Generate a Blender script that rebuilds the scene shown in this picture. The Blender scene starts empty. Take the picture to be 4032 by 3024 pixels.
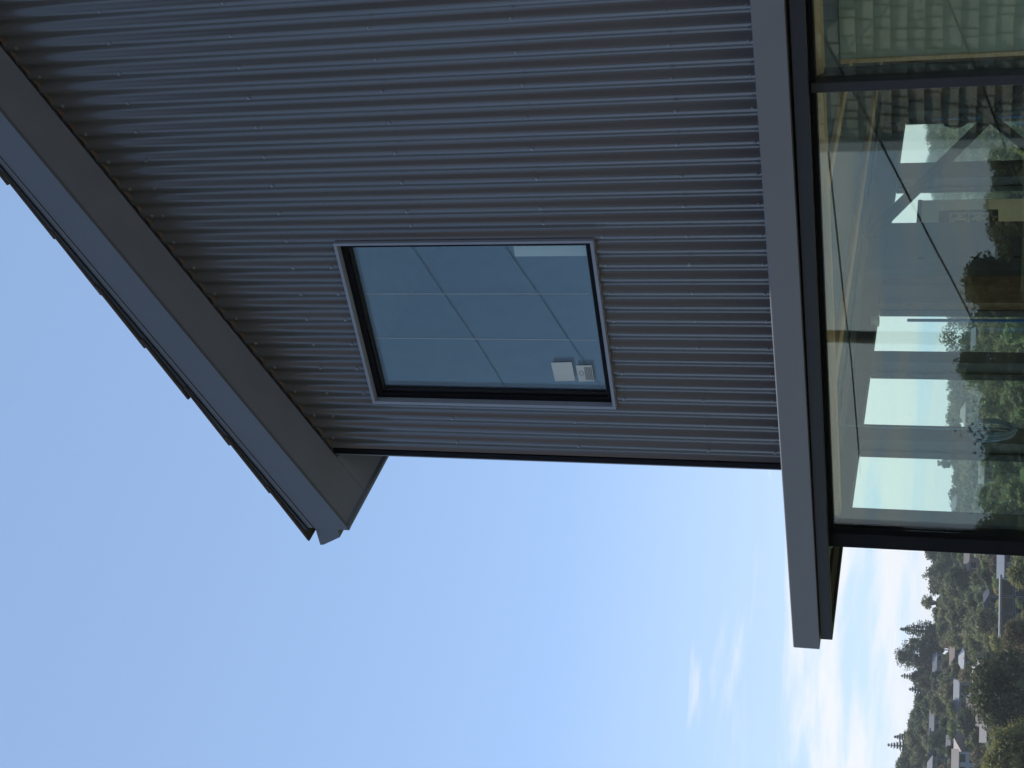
import bpy, bmesh, math, random
import numpy as np
from mathutils import Vector, Matrix
random.seed(7); rng = np.random.default_rng(7)
S = bpy.context.scene
COL = S.collection
R = math.radians

# ------------------------------------------------------------------ camera
CAM = Vector((1.905, -5.789, -1.8815))
YAW, PITCH, ROLL, FPX = 0.6004, 0.3015, -0.0191, 5690.45
fw = Vector((-math.sin(YAW)*math.cos(PITCH), math.cos(YAW)*math.cos(PITCH), math.sin(PITCH)))
r0 = Vector((math.cos(YAW), math.sin(YAW), 0)); d0 = fw.cross(r0)
rr = math.cos(ROLL)*r0 + math.sin(ROLL)*d0
dd = -math.sin(ROLL)*r0 + math.cos(ROLL)*d0
cd = bpy.data.cameras.new('camera'); cam = bpy.data.objects.new('camera', cd); COL.objects.link(cam)
# the phone was held upright but the picture is stored on its side: the camera is rolled by 90 degrees
cam.matrix_world = Matrix(((dd.x, rr.x, -fw.x, CAM.x), (dd.y, rr.y, -fw.y, CAM.y), (dd.z, rr.z, -fw.z, CAM.z), (0, 0, 0, 1)))
cd.sensor_fit = 'HORIZONTAL'; cd.sensor_width = 36.0; cd.lens = FPX/4032*36.0
cd.clip_start = 0.05; cd.clip_end = 20000
S.camera = cam

# ------------------------------------------------------------------ sky, sun, exposure
SUN_EL, SUN_AZ = R(52), R(-77)          # azimuth measured from +Y towards +X
wd = bpy.data.worlds.new('World'); S.world = wd; wd.use_nodes = True
nt = wd.node_tree; nt.nodes.clear()
def wn(t, **k):
    n = nt.nodes.new(t)
    for a, b in k.items(): setattr(n, a, b)
    return n
sky = wn('ShaderNodeTexSky', sky_type='NISHITA', sun_disc=False)
sky.sun_elevation = SUN_EL; sky.sun_rotation = SUN_AZ
sky.altitude = 3000; sky.air_density = 0.6; sky.dust_density = 0.0; sky.ozone_density = 5.0
tc = wn('ShaderNodeTexCoord')
mp = wn('ShaderNodeMapping'); mp.inputs['Scale'].default_value = (3.6, 3.6, 30.0); mp.inputs['Location'].default_value = (4.5341, 19.2459, 2.5266)
no = wn('ShaderNodeTexNoise'); no.inputs['Scale'].default_value = 1.0; no.inputs['Detail'].default_value = 8; no.inputs['Roughness'].default_value = 0.58; no.inputs['Distortion'].default_value = 0.5
sx = wn('ShaderNodeSeparateXYZ')
cr = wn('ShaderNodeValToRGB')            # cloud cover against height above the horizon
RP = [(0.0, .56), (.022, .60), (.042, .66), (.058, .60), (.078, .70), (.098, .62), (.12, .46), (.155, .39), (.21, .22), (.30, .08), (.42, 0.0)]
cr.color_ramp.elements[0].position = RP[0][0]; cr.color_ramp.elements[0].color = (RP[0][1],)*3+(1,)
cr.color_ramp.elements[1].position = RP[-1][0]; cr.color_ramp.elements[1].color = (RP[-1][1],)*3+(1,)
for a_, b_ in RP[1:-1]:
    e = cr.color_ramp.elements.new(a_); e.color = (b_,)*3+(1,)
add = wn('ShaderNodeMath', operation='ADD')
sub = wn('ShaderNodeMapRange'); sub.inputs[1].default_value = 1.00; sub.inputs[2].default_value = 1.18; sub.interpolation_type = 'SMOOTHSTEP'
mulc = wn('ShaderNodeMath', operation='MULTIPLY'); mulc.inputs[1].default_value = 0.92
mix = wn('ShaderNodeMixRGB'); mix.inputs['Color2'].default_value = (8.5, 8.65, 8.9, 1)
gam = wn('ShaderNodeGamma'); gam.inputs['Gamma'].default_value = 0.46      # the phone's flattened sky contrast
tint = wn('ShaderNodeMixRGB', blend_type='MULTIPLY'); tint.inputs['Fac'].default_value = 1.0; tint.inputs['Color2'].default_value = (3.45, 3.95, 4.50, 1)
hz = wn('ShaderNodeMapRange'); hz.inputs[1].default_value = 0.0; hz.inputs[2].default_value = 0.26; hz.inputs[3].default_value = 0.66; hz.inputs[4].default_value = 0.0
hmix = wn('ShaderNodeMixRGB'); hmix.inputs['Color2'].default_value = (5.8, 6.8, 7.9, 1)      # pale air low over the horizon, all round
bg = wn('ShaderNodeBackground'); bg.inputs['Strength'].default_value = 0.10
wo = wn('ShaderNodeOutputWorld')
L = nt.links.new
L(tc.outputs['Generated'], mp.inputs['Vector']); L(mp.outputs['Vector'], no.inputs['Vector'])
L(tc.outputs['Generated'], sx.inputs['Vector']); L(sx.outputs['Z'], cr.inputs['Fac'])
L(no.outputs['Fac'], add.inputs[0]); L(cr.outputs['Color'], add.inputs[1])
L(add.outputs[0], sub.inputs[0]); L(sub.outputs[0], mulc.inputs[0]); L(mulc.outputs[0], mix.inputs['Fac'])
L(sky.outputs['Color'], gam.inputs['Color']); L(gam.outputs['Color'], tint.inputs['Color1']); L(sx.outputs['Z'], hz.inputs[0]); L(hz.outputs[0], hmix.inputs['Fac']); L(tint.outputs['Color'], hmix.inputs['Color1']); L(hmix.outputs['Color'], mix.inputs['Color1']); L(mix.outputs['Color'], bg.inputs['Color']); L(bg.outputs[0], wo.inputs['Surface'])

sl = bpy.data.lights.new('sun', 'SUN'); so = bpy.data.objects.new('sun', sl); COL.objects.link(so)
sl.energy = 4.8; sl.angle = R(0.53); sl.color = (1.0, 0.95, 0.87)
sdir = Vector((math.sin(SUN_AZ)*math.cos(SUN_EL), math.cos(SUN_AZ)*math.cos(SUN_EL), math.sin(SUN_EL)))
so.rotation_euler = sdir.to_track_quat('Z', 'Y').to_euler(); so.location = (-20, 10, 30)
vs = S.view_settings; vs.view_transform = 'Standard'; vs.look = 'None'; vs.exposure = 0.18; vs.gamma = 1.0; vs.use_curve_mapping = False
S.cycles.max_bounces = 10; S.cycles.transparent_max_bounces = 24; S.cycles.glossy_bounces = 5

# ------------------------------------------------------------------ materials
def mat(name, col, rough=0.5, spec=0.5, noise=0.0, nscale=8.0, bump=0.0, bscale=60.0, metallic=0.0, rvar=0.0, rand=0.0, stretch=None, trans=0.0):
    m = bpy.data.materials.new(name); m.use_nodes = True
    t = m.node_tree; b = t.nodes['Principled BSDF']
    b.inputs['Base Color'].default_value = (*col, 1); b.inputs['Roughness'].default_value = rough
    b.inputs['Specular IOR Level'].default_value = spec; b.inputs['Metallic'].default_value = metallic
    c = t.nodes.new('ShaderNodeTexCoord')
    vec = c.outputs['Object']
    if stretch:
        q = t.nodes.new('ShaderNodeMapping'); q.inputs['Scale'].default_value = stretch
        t.links.new(vec, q.inputs['Vector']); vec = q.outputs['Vector']
    src = None
    if noise > 0 or rvar > 0:
        n = t.nodes.new('ShaderNodeTexNoise'); n.inputs['Scale'].default_value = nscale; n.inputs['Detail'].default_value = 6
        t.links.new(vec, n.inputs['Vector'])
        if noise > 0:
            mr = t.nodes.new('ShaderNodeMapRange'); mr.inputs[1].default_value = .3; mr.inputs[2].default_value = .7
            mr.inputs[3].default_value = 1-noise; mr.inputs[4].default_value = 1+noise
            t.links.new(n.outputs['Fac'], mr.inputs[0])
            src = mr.outputs[0]
        if rvar > 0:
            m2 = t.nodes.new('ShaderNodeMapRange'); m2.inputs[1].default_value = .3; m2.inputs[2].default_value = .7
            m2.inputs[3].default_value = max(rough-rvar, .02); m2.inputs[4].default_value = rough+rvar
            t.links.new(n.outputs['Fac'], m2.inputs[0]); t.links.new(m2.outputs[0], b.inputs['Roughness'])
    if rand > 0:
        oi = t.nodes.new('ShaderNodeObjectInfo')
        mr = t.nodes.new('ShaderNodeMapRange'); mr.inputs[3].default_value = 1-rand; mr.inputs[4].default_value = 1+rand
        t.links.new(oi.outputs['Random'], mr.inputs[0])
        if src is not None:
            mm = t.nodes.new('ShaderNodeMath'); mm.operation = 'MULTIPLY'
            t.links.new(src, mm.inputs[0]); t.links.new(mr.outputs[0], mm.inputs[1]); src = mm.outputs[0]
        else: src = mr.outputs[0]
    if src is not None:
        vm = t.nodes.new('ShaderNodeVectorMath'); vm.operation = 'SCALE'; vm.inputs[0].default_value = col
        t.links.new(src, vm.inputs['Scale']); t.links.new(vm.outputs[0], b.inputs['Base Color'])
    if bump > 0:
        n = t.nodes.new('ShaderNodeTexNoise'); n.inputs['Scale'].default_value = bscale; n.inputs['Detail'].default_value = 5
        bp = t.nodes.new('ShaderNodeBump'); bp.inputs['Strength'].default_value = bump; bp.inputs['Distance'].default_value = 0.01
        t.links.new(vec, n.inputs['Vector']); t.links.new(n.outputs['Fac'], bp.inputs['Height']); t.links.new(bp.outputs[0], b.inputs['Normal'])
    return m

def foliage(name, col, var=.35):
    m = bpy.data.materials.new(name); m.use_nodes = True
    t = m.node_tree; b = t.nodes['Principled BSDF']; out = t.nodes['Material Output']
    oi = t.nodes.new('ShaderNodeObjectInfo'); c = t.nodes.new('ShaderNodeTexCoord')
    n = t.nodes.new('ShaderNodeTexNoise'); n.inputs['Scale'].default_value = 0.9; n.inputs['Detail'].default_value = 4
    t.links.new(c.outputs['Object'], n.inputs['Vector'])
    hs = t.nodes.new('ShaderNodeHueSaturation'); hs.inputs['Color'].default_value = (*col, 1)
    mh = t.nodes.new('ShaderNodeMapRange'); mh.inputs[3].default_value = .483; mh.inputs[4].default_value = .515
    t.links.new(oi.outputs['Random'], mh.inputs[0]); t.links.new(mh.outputs[0], hs.inputs['Hue'])
    mv = t.nodes.new('ShaderNodeMapRange'); mv.inputs[1].default_value = .3; mv.inputs[2].default_value = .7; mv.inputs[3].default_value = 1-var; mv.inputs[4].default_value = 1+var
    t.links.new(n.outputs['Fac'], mv.inputs[0])
    w2 = t.nodes.new('ShaderNodeMath'); w2.operation = 'MULTIPLY_ADD'; w2.inputs[1].default_value = 7.31; w2.inputs[2].default_value = .2
    fr = t.nodes.new('ShaderNodeMath'); fr.operation = 'FRACT'; t.links.new(oi.outputs['Random'], w2.inputs[0]); t.links.new(w2.outputs[0], fr.inputs[0])
    m3 = t.nodes.new('ShaderNodeMapRange'); m3.inputs[3].default_value = .7; m3.inputs[4].default_value = 1.4; t.links.new(fr.outputs[0], m3.inputs[0])
    mm = t.nodes.new('ShaderNodeMath'); mm.operation = 'MULTIPLY'; t.links.new(mv.outputs[0], mm.inputs[0]); t.links.new(m3.outputs[0], mm.inputs[1])
    t.links.new(mm.outputs[0], hs.inputs['Value'])
    b.inputs['Roughness'].default_value = .6; b.inputs['Specular IOR Level'].default_value = .25
    t.links.new(hs.outputs[0], b.inputs['Base Color'])
    tr = t.nodes.new('ShaderNodeBsdfTranslucent'); t.links.new(hs.outputs[0], tr.inputs['Color'])
    mx = t.nodes.new('ShaderNodeMixShader'); mx.inputs[0].default_value = .42
    t.links.new(b.outputs[0], mx.inputs[1]); t.links.new(tr.outputs[0], mx.inputs[2]); t.links.new(mx.outputs[0], out.inputs['Surface'])
    return m

def glass(name, tint, base):
    m = bpy.data.materials.new(name); m.use_nodes = True
    t = m.node_tree; t.nodes.clear()
    out = t.nodes.new('ShaderNodeOutputMaterial')
    lw = t.nodes.new('ShaderNodeLayerWeight'); lw.inputs['Blend'].default_value = .5
    pw = t.nodes.new('ShaderNodeMath'); pw.operation = 'POWER'; pw.inputs[1].default_value = 4.5
    ma = t.nodes.new('ShaderNodeMath'); ma.operation = 'MULTIPLY_ADD'; ma.inputs[1].default_value = .85; ma.inputs[2].default_value = base
    t.links.new(lw.outputs['Facing'], pw.inputs[0]); t.links.new(pw.outputs[0], ma.inputs[0])
    tr = t.nodes.new('ShaderNodeBsdfTransparent'); tr.inputs['Color'].default_value = (*tint, 1)
    gl = t.nodes.new('ShaderNodeBsdfGlossy'); gl.inputs['Roughness'].default_value = 0.0; gl.inputs['Color'].default_value = (.92, .97, 1, 1)
    c = t.nodes.new('ShaderNodeTexCoord'); n = t.nodes.new('ShaderNodeTexNoise'); n.inputs['Scale'].default_value = 1.6; n.inputs['Detail'].default_value = 1
    bp = t.nodes.new('ShaderNodeBump'); bp.inputs['Strength'].default_value = .02; bp.inputs['Distance'].default_value = .02
    t.links.new(c.outputs['Object'], n.inputs['Vector']); t.links.new(n.outputs['Fac'], bp.inputs['Height']); t.links.new(bp.outputs[0], gl.inputs['Normal'])
    mx = t.nodes.new('ShaderNodeMixShader')
    t.links.new(ma.outputs[0], mx.inputs[0]); t.links.new(tr.outputs[0], mx.inputs[1]); t.links.new(gl.outputs[0], mx.inputs[2]); t.links.new(mx.outputs[0], out.inputs['Surface'])
    return m

M = dict(
 steel=mat('charcoal coated steel', (.100, .101, .106), .20, .95, noise=.10, nscale=1.5, rvar=.035, stretch=(9, 9, .45)),
 barge=mat('charcoal barge paint', (.118, .128, .152), .42, .5, noise=.05, nscale=3, rvar=.05),
 band=mat('grey coated fascia', (.175, .180, .190), .42, .5, noise=.05, nscale=2, rvar=.06),
 navy=mat('dark fascia paint', (.022, .024, .030), .45, .4, noise=.06, rvar=.05),
 black=mat('black anodised frame', (.004, .004, .006), .55, .12, noise=.05, rvar=.06),
 trim=mat('window flashing', (.27, .295, .36), .38, .5, noise=.06, nscale=5),
 soffit=mat('soffit paint', (.19, .208, .262), .6, .3, noise=.06, nscale=4),
 foam=mat('foam filler', (.16, .12, .10), .9, .1, noise=.2, nscale=40),
 tile=mat('roof tile', (.060, .050, .044), .75, .3, noise=.3, nscale=20, bump=.3, bscale=90),
 screw=mat('screw head', (.30, .30, .31), .35, .5, metallic=.6),
 timber=mat('pine timber', (.80, .50, .30), .6, .3, noise=.18, nscale=5, stretch=(12, 1, 12)),
 timberx=mat('pine timber lining', (.80, .50, .30), .6, .3, noise=.18, nscale=5, stretch=(1, 12, 12)),
 brace=mat('old brace timber', (.035, .028, .024), .8, .2, noise=.25, nscale=9),
 ply=mat('plywood', (.24, .145, .085), .7, .2, noise=.22, nscale=5, stretch=(3, 3, .6)),
 plaster=mat('bare plasterboard', (.42, .43, .38), .85, .2, noise=.05),
 ceil=mat('ceiling lining', (.16, .165, .175), .85, .2, noise=.1),
 post=mat('grey painted post', (.10, .105, .12), .5, .4, noise=.08),
 floor=mat('concrete floor', (.48, .46, .43), .8, .3, noise=.15, nscale=2),
 white=mat('white paint', (.72, .71, .69), .5, .4, noise=.05),
 paper=mat('white sticker paper', (.62, .66, .64), .6, .3, noise=.04),
 print=mat('grey print', (.20, .23, .24), .7, .2),
 bluetape=mat('blue tape', (.03, .17, .55), .5, .4, noise=.1),
 banner=mat('cream banner', (.82, .77, .64), .7, .2, noise=.06, nscale=3),
 logo=mat('dark banner print', (.055, .055, .060), .7, .2),
 cable=mat('blue grey cable', (.20, .30, .42), .5, .4),
 cabledark=mat('dark cable', (.03, .04, .05), .5, .4),
 wire=mat('power cable rubber', (.012, .012, .012), .6, .2),
 poletim=mat('weathered pole timber', (.10, .075, .055), .85, .2, noise=.25, nscale=6, stretch=(6, 6, .4)),
 shingle=mat('weathered shingle', (.42, .395, .33), .85, .2, noise=.22, nscale=3.0, bump=.2, bscale=40),
 ground=mat('grass ground', (.055, .075, .025), .95, .1, noise=.4, nscale=.12, bump=.3, bscale=3),
 drive=mat('concrete driveway', (.30, .29, .27), .85, .3, noise=.15, nscale=1.2),
 bark=mat('bark', (.085, .065, .05), .9, .1, noise=.3, nscale=4),
 glassA=glass('low-e glazing', (.94, .98, .955), .040),
 glassU=glass('bedroom glazing', (.915, .97, .965), .054),
 glassB=glass('side window glazing', (.95, .995, .98), .03),
 hglass=mat('dark window glass', (.02, .025, .035), .08, .6),
)

def add_translucent(m, col, f):
    t = m.node_tree; out = t.nodes['Material Output']; b = t.nodes['Principled BSDF']
    tr = t.nodes.new('ShaderNodeBsdfTranslucent'); tr.inputs['Color'].default_value = (*col, 1)
    mx_ = t.nodes.new('ShaderNodeMixShader'); mx_.inputs[0].default_value = f
    t.links.new(b.outputs[0], mx_.inputs[1]); t.links.new(tr.outputs[0], mx_.inputs[2]); t.links.new(mx_.outputs[0], out.inputs['Surface'])
add_translucent(M['banner'], (.85, .80, .66), .20)
# ------------------------------------------------------------------ helpers
def link(name, me, m, parent=None, smooth=False):
    o = bpy.data.objects.new(name, me); COL.objects.link(o)
    if m is not None:
        if me.materials: pass
        else:
            for q in (m if isinstance(m, (list, tuple)) else [m]): me.materials.append(q)
    if smooth:
        for p in me.polygons: p.use_smooth = True
    if parent is not None: setp(o, parent)
    return o
def setp(o, parent):
    o.parent = parent
    if parent.type == 'EMPTY': o.matrix_parent_inverse = Matrix.Translation(parent.location).inverted()
def tag(o, label=None, cat=None, group=None, kind=None):
    if label: o['label'] = label
    if cat: o['category'] = cat
    if group: o['group'] = group
    if kind: o['kind'] = kind
    return o
def empty(name, loc, label, cat, group=None):
    o = bpy.data.objects.new(name, None); COL.objects.link(o); o.location = loc; o.empty_display_size = .2
    return tag(o, label, cat, group)
def mesh(name, v, f): 
    me = bpy.data.meshes.new(name); me.from_pydata(v, [], f); me.update(); return me
def hexa(c):   # 8 corners: bottom 4 (ccw), top 4
    return c, [(3, 2, 1, 0), (4, 5, 6, 7), (0, 1, 5, 4), (1, 2, 6, 5), (2, 3, 7, 6), (3, 0, 4, 7)]
def boxm(x0, x1, y0, y1, z0, z1):
    return hexa([(x0, y0, z0), (x1, y0, z0), (x1, y1, z0), (x0, y1, z0), (x0, y0, z1), (x1, y0, z1), (x1, y1, z1), (x0, y1, z1)])
def join(parts):
    V = []; F = []
    for v, f in parts:
        n = len(V); V += list(v); F += [tuple(i+n for i in q) for q in f]
    return V, F
def box(name, x0, x1, y0, y1, z0, z1, m, parent=None, bevel=0.0):
    me = mesh(name, *boxm(x0, x1, y0, y1, z0, z1))
    if bevel:
        bm = bmesh.new(); bm.from_mesh(me)
        bmesh.ops.bevel(bm, geom=bm.edges[:], offset=bevel, segments=1, affect='EDGES'); bm.to_mesh(me); bm.free()
    return link(name, me, m, parent)
def prism(poly, y0, y1):     # polygon in XZ (ccw seen from -Y) pushed along Y
    n = len(poly); v = [(x, y0, z) for x, z in poly]+[(x, y1, z) for x, z in poly]
    f = [tuple(range(n)), tuple(range(2*n-1, n-1, -1))]+[(i, n+i, n+(i+1) % n, (i+1) % n) for i in range(n)]
    f = [tuple(reversed(q)) if k > 1 else q for k, q in enumerate(f)]
    return v, f
def beam(a, b, w, h, up=Vector((0, 0, 1))):
    a = Vector(a); b = Vector(b); t = (b-a).normalized(); s = t.cross(up)
    if s.length < 1e-3: s = t.cross(Vector((1, 0, 0)))
    s.normalize(); u = s.cross(t).normalized()
    c = []
    for p in (a, b):
        c += [p-s*w/2-u*h/2, p+s*w/2-u*h/2, p+s*w/2+u*h/2, p-s*w/2+u*h/2]
    return [tuple(q) for q in c], [(0, 1, 2, 3), (7, 6, 5, 4), (0, 4, 5, 1), (1, 5, 6, 2), (2, 6, 7, 3), (3, 7, 4, 0)]
def tube(pts, rad, seg=8, closed=False):
    pts = [Vector(p) for p in pts]; n = len(pts); V = []; F = []
    for i, p in enumerate(pts):
        a = pts[(i-1) % n] if (closed or i > 0) else pts[i]; b = pts[(i+1) % n] if (closed or i < n-1) else pts[i]
        t = (b-a).normalized(); ref = Vector((0, 0, 1)) if abs(t.z) < .9 else Vector((1, 0, 0))
        s = t.cross(ref).normalized(); u = s.cross(t)
        rd = rad[i] if isinstance(rad, (list, tuple)) else rad
        for k in range(seg):
            an = 2*math.pi*k/seg; V.append(tuple(p+s*math.cos(an)*rd+u*math.sin(an)*rd))
    m = n if closed else n-1
    for i in range(m):
        j = (i+1) % n
        for k in range(seg):
            l = (k+1) % seg; F.append((i*seg+k, i*seg+l, j*seg+l, j*seg+k))
    if not closed:
        F.append(tuple(range(seg-1, -1, -1))); F.append(tuple(range((n-1)*seg, n*seg)))
    return V, F
def obj(name, vf, m, parent=None, smooth=False): return link(name, mesh(name, *vf), m, parent, smooth)

# ------------------------------------------------------------------ terrain
GZ = -3.55
SKA = [-10, 12, 20, 24.6, 26.3, 27.7, 31.5, 33.5, 36.5, 37.5, 39, 40.5, 42.5, 43.3, 45, 46.4, 47.2, 48.5, 55, 70, 95]
SKE = [1.2, 1.3, 1.45, 1.35, 1.25, .95, .50, .72, .75, .48, .72, .98, .80, .88, 1.33, 1.6, 1.80, 2.18, 3.0, 3.3, 2.6]
TREEH = 6.6; RIDGE = 440.0
def rdist(az): return float(np.interp(az, [29.0, 33.0], [980.0, RIDGE]))
def ridge(az): return rdist(az)*math.tan(R(float(np.interp(az, SKA, SKE))))-TREEH
def terr(az, r):
    """ground height (world z) at azimuth az (degrees left of +Y seen from the camera) and distance r"""
    g = ridge(az)
    D = rdist(az); m_ = 270+(D-270)*.42
    a = float(np.interp(r, [0, 16, 45, 100, 190, 270, m_, D, D+80, D+360, D+1300], [GZ-CAM.z, GZ-CAM.z, -5.5, -11.5, -13.6, -12.6, -12.6+(g+12.6)*.44, g, g-2, g-25, -50]))
    b = float(np.interp(r, [0, 40, 120, 400, 2400], [GZ-CAM.z, GZ-CAM.z, -6, -18, -45]))
    w = np.interp(az, [-60, -25, 85, 110], [0, 1, 1, 0]) if -180 < az < 180 else 0
    return CAM.z+a*w+b*(1-w)
def pol(az, r, z=None):
    x = CAM.x-math.sin(R(az))*r; y = CAM.y+math.cos(R(az))*r
    return Vector((x, y, terr(az, r) if z is None else z))
azs = list(np.arange(-180, -60, 8))+list(np.arange(-60, 10, 4))+list(np.arange(10, 60, .8))+list(np.arange(60, 180, 5))
rs = [0, 8, 16, 25, 35, 45, 60, 80, 100, 130, 160, 190, 220, 250, 270, 290, 310, 330, 350, 370, 390, 410, 430, 440, 460, 490, 520, 560, 600, 700, 800, 900, 980, 1060, 1340, 1700, 2400]
V = []; F = []
for i, a in enumerate(azs):
    for r in rs: V.append(tuple(pol(float(a), r)))
nr = len(rs)
for i in range(len(azs)):
    j = (i+1) % len(azs)
    for k in range(nr-1): F.append((i*nr+k, i*nr+k+1, j*nr+k+1, j*nr+k))
tag(obj('ground', (V, F), M['ground'], smooth=True), kind='structure')
tag(obj('driveway', boxm(-3.5, 6, -10.2, -.6, GZ-.05, GZ+.012), M['drive']), kind='structure')

# ------------------------------------------------------------------ the house
house = empty('house', (1.5, 2.5, GZ), 'dark corrugated steel house with tiled gable roof above a glazed ground floor room', 'house')
P = .0762; DEP = .017
def rake(x): return 2.632+.49*x
RX, EAVE_R = 1.6, 6.0
def roofz(x): return rake(x) if x <= RX else rake(2*RX-x)
WX0, WX1, WZ0, WZ1 = -2.180, -1.236, -.224, 1.078      # hole for the bedroom window
# wall framing behind the cladding
wall = obj('wall', join([
    prism([(-2.50, -1.20), (WX0, -1.20), (WX0, rake(WX0)), (-2.50, rake(-2.5))], .024, .13),
    prism([(WX0, -1.20), (WX1, -1.20), (WX1, WZ0), (WX0, WZ0)], .024, .13),
    prism([(WX0, WZ1), (WX1, WZ1), (WX1, rake(WX1)), (WX0, rake(WX0))], .024, .13),
    prism([(WX1, -1.20), (5.70, -1.20), (5.70, roofz(5.7)), (RX, rake(RX)), (WX1, rake(WX1))], .024, .13),
    boxm(-2.50, -2.38, .13, 9.0, -1.20, rake(-2.5)+.02), boxm(5.58, 5.70, .13, 9.0, -1.20, 1.30),
    prism([(-2.38, -1.20), (5.58, -1.20), (5.58, roofz(5.58)), (RX, rake(RX)), (-2.38, rake(-2.38))], 8.88, 9.0)]), M['steel'], house)
def sheet(xa, xb, off):
    n = int(round((xb-xa)/(P/12))); xs = [xa+(xb-xa)*i/n for i in range(n+1)]
    yy = [off+DEP/2*(1-math.cos(2*math.pi*x/P)) for x in xs]
    V = []; F = []
    def quad(i, z0, z1, z2=None, z3=None):
        k = len(V); V.extend([(xs[i], yy[i], z0), (xs[i+1], yy[i+1], z0), (xs[i+1], yy[i+1], z2 if z2 is not None else z1), (xs[i], yy[i], z1)]); F.append((k, k+1, k+2, k+3))
    for i in range(n):
        xm = (xs[i]+xs[i+1])/2; t0 = roofz(xs[i])+.01; t1 = roofz(xs[i+1])+.01
        if WX0 < xm < WX1: quad(i, -1.16, WZ0); quad(i, WZ1, t0, t1)
        else: quad(i, -1.16, t0, t1)
    me = mesh('corrugated_sheet', V, F); bm = bmesh.new(); bm.from_mesh(me); bmesh.ops.remove_doubles(bm, verts=bm.verts, dist=1e-5); bm.to_mesh(me); bm.free()
    return link('corrugated_sheet', me, M['steel'], wall, smooth=True)
edges = [-2.505, -1.905, -1.143, -.381, .381, 1.143, 1.905, 2.667, 3.429, 4.191, 4.953, 5.69]
for i in range(len(edges)-1):
    sheet(edges[i], edges[i+1]+(.022 if i < len(edges)-2 else 0), -.0012*(i % 2))
box('corner_flashing', -2.540, -2.508, -.006, .10, -1.16, rake(-2.52)+.0, M['black'], wall, .002)
box('corner_flashing', -2.546, -2.5405, -.004, .10, -1.16, rake(-2.54), M['trim'], wall)  # paler strip on the outer edge: sunlit rim of the corner put into colour
# screws: one mesh shared by all of them
bm = bmesh.new()
bmesh.ops.create_cone(bm, cap_ends=True, segments=12, radius1=.0085, radius2=.0075, depth=.002, matrix=Matrix.Translation((0, -.001, 0)) @ Matrix.Rotation(R(90), 4, 'X'))
bmesh.ops.create_cone(bm, cap_ends=True, segments=6, radius1=.0052, radius2=.0046, depth=.006, matrix=Matrix.Translation((0, -.005, 0)) @ Matrix.Rotation(R(90), 4, 'X'))
sm = bpy.data.meshes.new('screw'); bm.to_mesh(sm); bm.free()
def screw(k, z):
    o = link('screw', sm, M['screw'] if not sm.materials else None, wall)
    o.location = (-k*.1524+random.uniform(-.003, .003), -.0015, z+random.uniform(-.004, .004)); o.rotation_euler = (random.uniform(-.08, .08), random.uniform(0, 1), random.uniform(-.08, .08))
KR = range(-4, 17)
for k in KR:
    x = -k*.1524
    if rake(x)-.055 > 0 and x > -2.45: screw(k, rake(x)-.055)
    for z in (1.989, 1.345):
        if z < rake(x)-.10 and not (z < 1.4 and k > 15): screw(k, z)
    for z in (.667, 0.0):
        if k <= 7 or k >= 15: screw(k, z)
    if k != 13: screw(k, -.670)
    screw(k, -1.010)
for z in (.667, 0.0): screw(7.5, z)
for k in (-4, -3, -2): screw(k, 2.65)
for k in range(9, 15): screw(k, 1.132)
for k in range(8, 15): screw(k, -.275)

# bedroom window
win = empty('window', (-1.71, 0, -.23), None, None)
win.name = 'window'; setp(win, house)
win.matrix_parent_inverse = Matrix.Translation(house.location).inverted()
def sub(name, vf, m, par, smooth=False):
    o = obj(name, vf, m, None, smooth); o.parent = par; o.matrix_parent_inverse = Matrix.Translation(par.location if par.type == 'EMPTY' else (0, 0, 0)).inverted(); return o
def subbox(name, a, m, par, bevel=0.0):
    o = box(name, *a, m, None, bevel); o.parent = par
    o.matrix_parent_inverse = Matrix.Translation(par.location if par.type == 'EMPTY' else (0, 0, 0)).inverted(); return o
OX0, OX1, OZ0, OZ1 = -2.188, -1.228, -.232, 1.086; fl = .0165
for a in ((OX0, OX0+fl, -.022, .060, OZ0, OZ1), (OX1-fl*.8, OX1, -.022, .060, OZ0, OZ1), (OX0+fl, OX1-fl*.8, -.022, .060, OZ1-fl, OZ1), (OX0+fl, OX1-fl*.8, -.022, .060, OZ0, OZ0+fl)):
    subbox('flashing', a, M['trim'], win, .0012)
ix0, ix1, iz0, iz1 = OX0+fl, OX1-fl*.8, OZ0+fl, OZ1-fl
def ring(x0, x1, z0, z1, w, y0, y1): return join([boxm(x0, x0+w, y0, y1, z0, z1), boxm(x1-w, x1, y0, y1, z0, z1), boxm(x0+w, x1-w, y0, y1, z1-w, z1), boxm(x0+w, x1-w, y0, y1, z0, z0+w)])
sub('frame', ring(ix0, ix1, iz0, iz1, .030, .018, .095), M['black'], win)
sub('glazing_bead', ring(ix0+.030, ix1-.030, iz0+.030, iz1-.030, .010, .040, .085), M['navy'], win)
gx0, gx1, gz0, gz1 = ix0+.038, ix1-.038, iz0+.038, iz1-.038
subbox('pane', (gx0, gx1, .052, .056, gz0, gz1), M['glassU'], win)
subbox('pane', (gx0, gx1, .072, .076, gz0, gz1), M['glassU'], win)
sub('sticker', hexa([(-2.065, .0495, -.020), (-1.953, .0495, -.016), (-1.953, .0512, -.016), (-2.065, .0512, -.020), (-2.071, .0495, .086), (-1.959, .0495, .093), (-1.959, .0512, .093), (-2.071, .0512, .086)]), M['paper'], win)
s2 = sub('sticker', hexa([(-2.066, .0495, -.119), (-1.970, .0495, -.117), (-1.970, .0512, -.117), (-2.066, .0512, -.119), (-2.071, .0495, -.038), (-1.974, .0495, -.034), (-1.974, .0512, -.034), (-2.071, .0512, -.038)]), M['paper'], win)
for q in range(5): subbox('print', (-2.058, -1.982, .0478, .0492, -.113+q*.008, -.109+q*.008), M['print'], win)
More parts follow.
